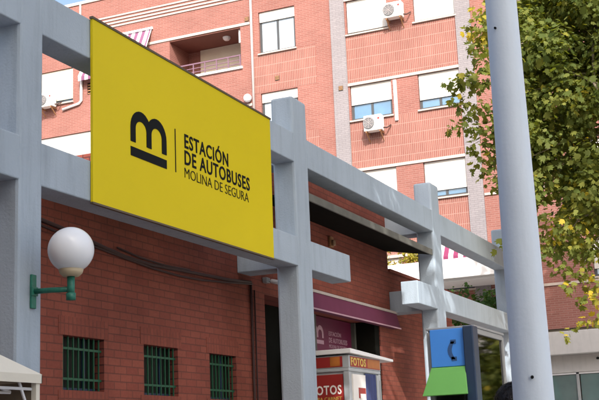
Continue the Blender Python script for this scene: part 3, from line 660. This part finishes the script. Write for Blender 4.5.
# ------------------------------------------------------------ foreground pole
sp = thing('lamp_post', 'thick pale blue painted metal post standing closest to the camera', 'post', (5.55, 1.255, 0))
m = MB(); zs = [0.02, 1, 2, 3, 4, 5, 6, 7, 8, 9]; m.tube([(5.55, 1.25, z) for z in zs], [(.195-.0182*(z-1.65))/2 for z in zs], 40); m.build('shaft', 'pole', sp, True)
m = MB(); m.box(5.33, 5.77, 1.03, 1.47, 0, .03); m.build('base_plate', 'pole', sp)
m = MB(); m.tube([(5.55, 1.25, 8.7), (5.8, 1.25, 9.1), (6.6, 1.25, 9.3)], .035, 10); m.box(6.5, 7.2, 1.1, 1.4, 9.24, 9.38); m.build('lantern', 'greymetal', sp)
m = MB(); dv = Vector((0-5.55, -0.06-1.25, 0)).normalized(); q = Vector((5.55, 1.25, 1.745)); m.tube([q+dv*.09, q+dv*.108], .008, 8); q2 = Vector((5.55, 1.25, 3.5)) + Vector((-.95, .25, 0)).normalized()*.077; m.tube([q2, q2+Vector((-.95, .25, 0))*.012], .006, 8); m.build('bolt', 'black', sp)

# ------------------------------------------------------------ stall tent (lower left)
tn = thing('stall_tent', 'cream canvas stall tent with a straight valance and white corner post beside the column', 'tent', (5.8, 6.1, 0))
A, B_, C_, D_ = (7.15, 5.28), (7.15, 6.95), (4.5, 6.95), (4.5, 5.28); pk = (5.82, 6.1, 2.80)
m = MB()
ring = [A, B_, C_, D_]
for i in range(4):
    a, b = ring[i], ring[(i+1) % 4]; n = 8
    for j in range(n):   # slightly sagging roof panels
        t0, t1 = j/n, (j+1)/n
        def P(c, t): return (c[0]+(pk[0]-c[0])*t, c[1]+(pk[1]-c[1])*t, 2.085+(pk[2]-2.085)*t-.008*math.sin(math.pi*t))
        if j < n-1: m.quad(P(a, t0), P(b, t0), P(b, t1), P(a, t1))
        else: m.add([P(a, t0), P(b, t0), pk], [(0, 1, 2)])
    m.quad((*a, 2.02), (*b, 2.02), (*b, 2.085), (*a, 2.085))
o = m.build('canopy', 'tent', tn); md = o.modifiers.new('t', 'SOLIDIFY'); md.thickness = .008
m = MB(); n = 14
for k in range(n):
    ya = 5.33+1.6*k/n; yb = 5.33+1.6*(k+1)/n; m.quad((7.10+.012*math.sin(k*1.9), ya, .05), (7.10+.012*math.sin((k+1)*1.9), yb, .05), (7.10, yb, 2.03), (7.10, ya, 2.03))
m.build('side_curtain', 'curtain_canvas', tn, True)
for a in ring:
    cx_ = a[0] - (.035 if a[0] > 5.8 else -.035); cy_ = a[1] + (.035 if a[1] < 6.1 else -.035)
    m = MB(); m.box(cx_-.022, cx_+.022, cy_-.022, cy_+.022, 0, 2.05); m.build('leg', 'tent', tn)
m = MB(); m.tube([(7.1, 5.34, 1.75), (6.95, 5.34, 2.03)], .012, 6); m.tube([(4.55, 5.34, 1.98), (7.1, 5.34, 1.98)], .012, 6); m.tube([(6.95, 5.42, 1.96), (6.68, 5.42, 2.02), (6.1, 5.42, 1.955)], .012, 6); m.tube([(6.95, 5.42, 1.955), (6.1, 5.42, 1.945)], .012, 6); m.build('struts', 'whitemetal', tn)

# ------------------------------------------------------------ trees and plants
LEAF = np.array([(0, 0), (.34, .10), (.52, .36), (.30, .42), (.46, .74), (.16, .70), (0, 1.0), (-.16, .70), (-.46, .74), (-.30, .42), (-.52, .36), (-.34, .10)])
def leaves_mesh(name, centers, per_r, size, mat, parent, seed, droop=.55, tint_bias=0.0, shape=LEAF):
    """centers: (x, y, z, r, tint) leaf clumps; every leaf is its own small lobed face"""
    r = np.random.default_rng(seed); V = []; T = []; k = len(shape)
    for (cx, cy, cz, rad, tb) in centers:
        n = max(6, int(per_r*rad*rad))
        d = r.normal(size=(n, 3)); d /= np.linalg.norm(d, axis=1)[:, None]
        p = np.array((cx, cy, cz)) + d*rad*(r.random(n)**.45)[:, None]*np.array((1, 1, .85))
        nr = d*.7 + r.normal(size=(n, 3))*.4 + np.array((-.25, -.1, .45)); nr /= np.linalg.norm(nr, axis=1)[:, None]
        tv = d*.5 + r.normal(size=(n, 3))*.6 - np.array((0, 0, droop)); tv -= nr*(tv*nr).sum(1)[:, None]; tv /= np.linalg.norm(tv, axis=1)[:, None]+1e-9
        bt = np.cross(nr, tv); s = size*(.45+.85*r.random(n)); wx = .6+.55*r.random(n); cl = r.normal(size=n)*.35-.15
        q = p[:, None, :] + (bt[:, None, :]*(shape[None, :, 0]*wx[:, None])[:, :, None] + tv[:, None, :]*shape[None, :, 1, None] + nr[:, None, :]*(cl[:, None]*(np.abs(shape[None, :, 0])*.9+shape[None, :, 1]**2*.45))[:, :, None])*s[:, None, None]
        V.append(q.reshape(-1, 3)); T.append(np.clip(r.normal(.42+tb+tint_bias, .2, n), 0, 1))
    V = np.concatenate(V); T = np.concatenate(T); nf = len(T)
    base = np.array(WL.get(parent.name, Vector())) if parent else np.zeros(3); V = V-base
    me = bpy.data.meshes.new(name); me.vertices.add(len(V)); me.vertices.foreach_set('co', V.ravel())
    me.loops.add(nf*k); me.loops.foreach_set('vertex_index', np.arange(nf*k)); me.polygons.add(nf)
    me.polygons.foreach_set('loop_start', np.arange(nf)*k); me.polygons.foreach_set('loop_total', np.full(nf, k))
    me.update(calc_edges=True); at = me.attributes.new('tint', 'FLOAT', 'FACE'); at.data.foreach_set('value', T)
    me.materials.append(MAT[mat]); o = bpy.data.objects.new(name, me); col.objects.link(o)
    if parent: o.parent = parent; WL[o.name] = Vector(base)
    return o
def limb(m, a, b, r0, r1, sag=.3, n=6, seed=0):
    rr = random.Random(seed); a, b = Vector(a), Vector(b); pts = []
    for i in range(n+1):
        t = i/n; p = a.lerp(b, t); p.z += sag*math.sin(math.pi*t); p += Vector((rr.uniform(-1, 1), rr.uniform(-1, 1), rr.uniform(-1, 1)))*.06*math.sin(math.pi*t)*(b-a).length*.5; pts.append(p)
    m.tube(pts, [r0+(r1-r0)*i/n for i in range(n+1)], 8)

LEFT = [(22.32, 5.48, 10.23, .19), (22.33, 5.64, 9.91, .19), (22.45, 5.47, 9.74, .19), (22.44, 5.64, 9.46, .21), (22.56, 5.5, 9.2, .19), (22.42, 6.0, 8.86, .19), (22.33, 6.23, 8.83, .15), (22.51, 5.86, 8.77, .21), (22.6, 5.62, 8.8, .21), (22.42, 6.17, 8.54, .15), (22.55, 5.98, 8.37, .19), (22.68, 5.73, 8.27, .23), (22.79, 5.5, 8.22, .17), (22.54, 6.23, 7.93, .17), (22.67, 5.97, 7.88, .19), (22.8, 5.71, 7.78, .21), (22.74, 6.02, 7.51, .15), (22.86, 5.8, 7.38, .19), (22.99, 5.59, 7.24, .17), (22.9, 5.88, 7.05, .15), (23.03, 5.72, 6.84, .17), (23.12, 5.59, 6.67, .15), (23.37, 5.71, 5.41, .08), (23.38, 5.59, 5.61, .08), (23.82, 4.72, 5.32, .23), (23.98, 4.34, 5.39, .23), (24.15, 4.01, 5.25, .25), (23.96, 4.62, 4.95, .17), (24.14, 4.25, 4.85, .21), (24.31, 4.0, 4.6, .21), (24.09, 4.51, 4.58, .15), (24.31, 4.17, 4.28, .19), (24.46, 4.04, 3.9, .17), (24.36, 4.3, 3.83, .12), (24.26, 4.68, 3.56, .06), (24.29, 4.55, 3.68, .08)]
tr = thing('plane_tree', 'large leafy plane tree behind the pale post, leaves turning yellow at the edges', 'tree', (25.2, 1.9, 0))
rr = random.Random(3)
clumps = []
for (x, y, z, r_) in LEFT: clumps.append((x, y, z, r_*1.4, (.30 if (z > 9.6 or z < 4.7) else .06)))
n = 0
while n < 260:
    d = Vector((rr.gauss(0, 1), rr.gauss(0, 1), rr.gauss(0, 1))).normalized()*(rr.random()**.33)
    c = Vector((25.2, 1.9, 10.3)) + Vector((d.x*3.2, d.y*3.55, d.z*5.6))
    if c.z < 5.4 and c.y > 3.0: continue
    clumps.append((c.x, c.y, c.z, rr.uniform(.45, .75), rr.uniform(-.15, .12) + (.12 if c.z < 6 else 0))); n += 1
for i in range(150):
    cy = rr.uniform(2.6, 5.25); cz = rr.uniform(5.6, 12.5); clumps.append((rr.uniform(23.4, 26.5), cy, cz, rr.uniform(.4, .62), rr.uniform(-.12, .14) + (.15 if cz < 6.2 else 0)))
for i in range(70): clumps.append((rr.uniform(24, 26.5), rr.uniform(-1.8, 1.6), rr.uniform(2.3, 5.4), rr.uniform(.4, .6), rr.uniform(-.12, .14)))  # unseen low clumps added to darken the booth glass reflection
for i in range(60): clumps.append((rr.uniform(24, 26.5), rr.uniform(0, 2.4), rr.uniform(11.5, 14.8), rr.uniform(.45, .65), rr.uniform(-.12, .14)))  # unseen clumps added high up to shade the shop fascia
for i in range(62):
    cz = rr.uniform(6.4, 12.0); clumps.append((rr.uniform(22.8, 24.4), rr.uniform(4.6, 5.55), cz, rr.uniform(.28, .48), rr.uniform(-.1, .16)))
leaves_mesh('crown', clumps, 430, .145, 'leaf', tr, 21)
m = MB(); limb(m, (25.2, 1.9, 0), (25.2, 1.95, 4.5), .26, .19, 0, 8, 1)
for i in range(9):
    a = i*2.4; e = Vector((25.2+2.2*math.cos(a), 1.95+2.3*math.sin(a), 8+.7*i)); limb(m, (25.2, 1.95, 4.0+.25*i), e, .11, .03, -.2, 7, i)
    for j in range(3):
        cc = clumps[len(LEFT)+(i*31+j*7) % 260]; limb(m, e, cc[:3], .03, .008, .1, 5, i*7+j)
for i in range(0, len(LEFT), 4): limb(m, (24.6, 3.6, LEFT[i][2]+1.0), LEFT[i][:3], .025, .006, .15, 6, 50+i)
m.build('trunk', 'bark', tr, True)

# dark shrub tree under the terrace, yellow terrace plants
t2 = thing('shrub_tree', 'dark green bushy tree below the white terrace, seen between the far pergola beams', 'tree', (30.4, 8.3, 0))
rr = random.Random(8); cl = []
for i in range(60):
    d = Vector((rr.gauss(0, 1), rr.gauss(0, 1), rr.gauss(0, 1))).normalized()*(rr.random()**.4)
    cl.append((30.4+d.x*.9, 8.1+d.y*1.15, 4.75+d.z*1.05, rr.uniform(.22, .38), rr.uniform(-.1, .15)))
leaves_mesh('crown', cl, 420, .12, 'leaf_dark', t2, 5)
m = MB(); limb(m, (30.4, 8.3, 0), (30.4, 8.2, 4.2), .12, .07, 0, 6, 4); m.build('trunk', 'bark', t2, True)
t3 = thing('terrace_plant', 'yellow green bushy plant on the white terrace, seen under the metal canopy end', 'plant', (33.9, 11.4, 6.43))
rr = random.Random(9); cl = []
for i in range(34):
    cl.append((33.9+rr.uniform(-.25, .25), 11.55+rr.uniform(-.95, .9), 6.95+rr.uniform(0, .75), rr.uniform(.16, .28), rr.uniform(-.2, .25)))
leaves_mesh('foliage', cl, 700, .10, 'leaf_yellow', t3, 6)
m = MB(); m.box(33.65, 34.15, 10.6, 12.5, 6.43, 6.75); m.build('planter', 'terracotta', t3, bevel=.02)

# second street tree and an added tower block: unseen, shaped to shade the pergola
t4 = thing('plane_tree', 'second plane tree standing nearer, outside the picture, crown shaped to dapple the pergola', 'tree', (13.2, .2, 0))
rr = random.Random(14); cl = []
for i in range(420):
    cx = rr.uniform(4.5, 16.0); u = rr.random()
    c = (cx, rr.uniform(-.9, 3.1), rr.uniform(11.0, 15.6)+.12*(10-cx))
    tq = (6.3-c[1])/-sv.y; hx, hz = c[0]-sv.x*tq, c[2]-sv.z*tq      # where its shade falls on the pergola
    if hz < 2.5 or ((hx > 17.8 and hz < (5.35 if hx < 20.8 else 5.0) or hx > 23.4) and u > (0 if hx < 20.9 else .33)): continue  # clumps left out so sun flecks reach column and wall
    cl.append((*c, rr.uniform(.45, .7), rr.uniform(-.15, .12)))
leaves_mesh('crown', cl, 150, .23, 'leaf', t4, 31)
m = MB(); limb(m, (13.2, .2, 0), (13.3, .4, 8.5), .24, .16, 0, 8, 2)
for i in range(7):
    a = i*.9+.4; limb(m, (13.3, .4, 7.4+.15*i), (6+1.5*i, 2.2+1.3*math.sin(a), 12+.3*i), .10, .03, .2, 7, 70+i)
m.build('trunk', 'bark', t4, True)
tw = thing('shade_tower', 'unseen pale tower block added behind the camera to shade the pergola', 'building', (-14, -3, 0))
TX = -8.0
for (ya, yb, TH, nf) in ((-5.7, 8, 26.2, 8), (-14, -5.703, 22.0, 6)):          # main block and a wing kept lower to let sun past
    th = [(y, y+1.6, 1.4+3.15*fl, 2.8+3.15*fl) for fl in range(nf) for y in np.arange(ya+1.2, yb-2.2, 3.1)]
    m = MB(); wall_panel(m, 'X', TX, ya, yb, 0, TH, th, -.2)
    m.quad((-20, ya, 0), (-20, yb, 0), (-20, yb, TH), (-20, ya, TH)); m.quad((TX, ya, 0), (-20, ya, 0), (-20, ya, TH), (TX, ya, TH)); m.quad((TX, yb, 0), (TX, yb, TH), (-20, yb, TH), (-20, yb, 0)); m.quad((TX, ya, TH), (-20, ya, TH), (-20, yb, TH), (TX, yb, TH))
    m.build('wall', 'plaster', tw)
    for (a, b, z0, z1) in th:
        q = MB(); q.box(TX-.2, TX-.15, a, b, z0, z1); q.build('window', 'pane', tw)

# ------------------------------------------------------------ person behind the post (only the hair shows above the frame's lower edge)
pe = thing('person', 'person with short dark hair standing just left of the pale post', 'person', (6.45, 1.56, 0))
def skin(name, verts, edges, radii, mat, parent, sub=2, root=0):
    base = WL[parent.name]; me = bpy.data.meshes.new(name); me.from_pydata([tuple(Vector(v)-base) for v in verts], edges, [])
    o = bpy.data.objects.new(name, me); col.objects.link(o); o.parent = parent; WL[o.name] = base.copy()
    md = o.modifiers.new('skin', 'SKIN'); md.use_smooth_shade = True
    for i, r_ in enumerate(radii):
        sv_ = me.skin_vertices[0].data[i]; sv_.radius = r_ if isinstance(r_, tuple) else (r_, r_); sv_.use_root = (i == root)
    s_ = o.modifiers.new('sub', 'SUBSURF'); s_.levels = sub; s_.render_levels = sub
    me.materials.append(MAT[mat]); return o
px, py = 6.45, 1.56
f = Vector((-.35, .94, 0)); rr_ = Vector((.94, .35, 0))       # facing the station, shoulders across
def Q(s_, h, a=0): return Vector((px, py, h)) + rr_*s_ + f*a
V = [Q(0, .95), Q(0, 1.12), Q(0, 1.32), Q(0, 1.44), Q(0, 1.53), Q(0, 1.62, .02), Q(0, 1.70, .01)]; E = [(i, i+1) for i in range(6)]
RD = [(.16, .11), (.14, .10), (.17, .11), (.10, .08), (.055, .055), (.075, .09), (.068, .085)]
for s_ in (-1, 1):
    b = len(V); V += [Q(.17*s_, 1.40), Q(.23*s_, 1.12), Q(.235*s_, .88, .05), Q(.23*s_, .80, .07), Q(.225*s_, .74, .09)]; E += [(3, b), (b, b+1), (b+1, b+2), (b+2, b+3), (b+3, b+4)]; RD += [.055, .042, .03, (.035, .02), (.036, .018)]
    for k in range(5):
        c = len(V); o_ = (-.026+.017*k); L = (.05, .075, .08, .075, .055)[k]
        if k == 0: V += [Q(.225*s_ - .035*s_, .78, .09), Q(.225*s_-.045*s_, .745, .11)]; E += [(b+3, c), (c, c+1)]
        else: V += [Q(.225*s_, .70, .09+o_), Q(.222*s_, .70-L*.55, .085+o_), Q(.215*s_, .70-L, .075+o_)]; E += [(b+4, c), (c, c+1), (c+1, c+2)]
        RD += [.009, .008] if k == 0 else [.009, .0085, .0075]
    b = len(V); V += [Q(.10*s_, .88), Q(.105*s_, .48, .02), Q(.105*s_, .09, -.02), Q(.11*s_, .035, .06), Q(.115*s_, .03, .17)]; E += [(0, b), (b, b+1), (b+1, b+2), (b+2, b+3), (b+3, b+4)]; RD += [.085, .058, .038, (.04, .03), (.04, .025)]
skin('body', V, E, RD, 'skin', pe)
skin('shirt', [Q(0, .93), Q(0, 1.12), Q(0, 1.32), Q(0, 1.45)] + [Q(.175*s_, 1.41) for s_ in (-1, 1)] + [Q(.235*s_, 1.15, 0) for s_ in (-1, 1)], [(0, 1), (1, 2), (2, 3), (3, 4), (3, 5), (4, 6), (5, 7)], [(.18, .13), (.16, .12), (.19, .125), (.10, .085), .068, .068, .058, .058], 'shirt', pe)
skin('trousers', [Q(0, .97)] + [q for s_ in (-1, 1) for q in (Q(.10*s_, .86), Q(.107*s_, .48, .02), Q(.107*s_, .10, -.02))], [(0, 1), (1, 2), (2, 3), (0, 4), (4, 5), (5, 6)], [(.17, .125), .098, .072, .06, .098, .072, .06], 'trousers', pe)
for s_ in (-1, 1): skin('shoe', [Q(.107*s_, .05, -.05), Q(.11*s_, .045, .06), Q(.117*s_, .04, .19)], [(0, 1), (1, 2)], [.045, (.05, .042), (.045, .03)], 'shoe', pe)
# hair: a cap of short locks over the skull
m = MB(); hc = Q(0, 1.665, -.005); nu, nv = 28, 14
vs = []
for j in range(nv+1):
    for i in range(nu):
        a = 2*math.pi*i/nu; t = j/nv*R(112); w_ = 1+.015*math.sin(i*3.1+j*1.7)
        dd = rr_*(math.sin(t)*math.cos(a)*.093*w_) + f*(math.sin(t)*math.sin(a)*.11*w_) + Vector((0, 0, math.cos(t)*.105*w_))
        vs.append(hc+dd)
fs = [(j*nu+i, j*nu+(i+1) % nu, (j+1)*nu+(i+1) % nu, (j+1)*nu+i) for j in range(nv) for i in range(nu) if not (j > 8 and 4 < i < 11)]
m.add(vs, fs)
for k in range(2600):
    a = rng.uniform(0, 2*math.pi); t = rng.uniform(0, R(105))
    d0 = rr_*(math.sin(t)*math.cos(a)*.093) + f*(math.sin(t)*math.sin(a)*.11) + Vector((0, 0, math.cos(t)*.105)); nrm = d0.normalized()
    tg = (Vector((rng.normal(), rng.normal(), rng.normal()-.7))); tg = (tg-nrm*tg.dot(nrm)).normalized(); sd_ = nrm.cross(tg)*.0015
    p0 = hc+d0*1.0; p1 = p0+tg*.03+nrm*.006; p2 = p0+tg*.06+nrm*.003
    m.add([p0-sd_, p0+sd_, p1+sd_, p1-sd_, p2], [(0, 1, 2, 3), (3, 2, 4)])
m.build('hair', 'hair', pe, True)
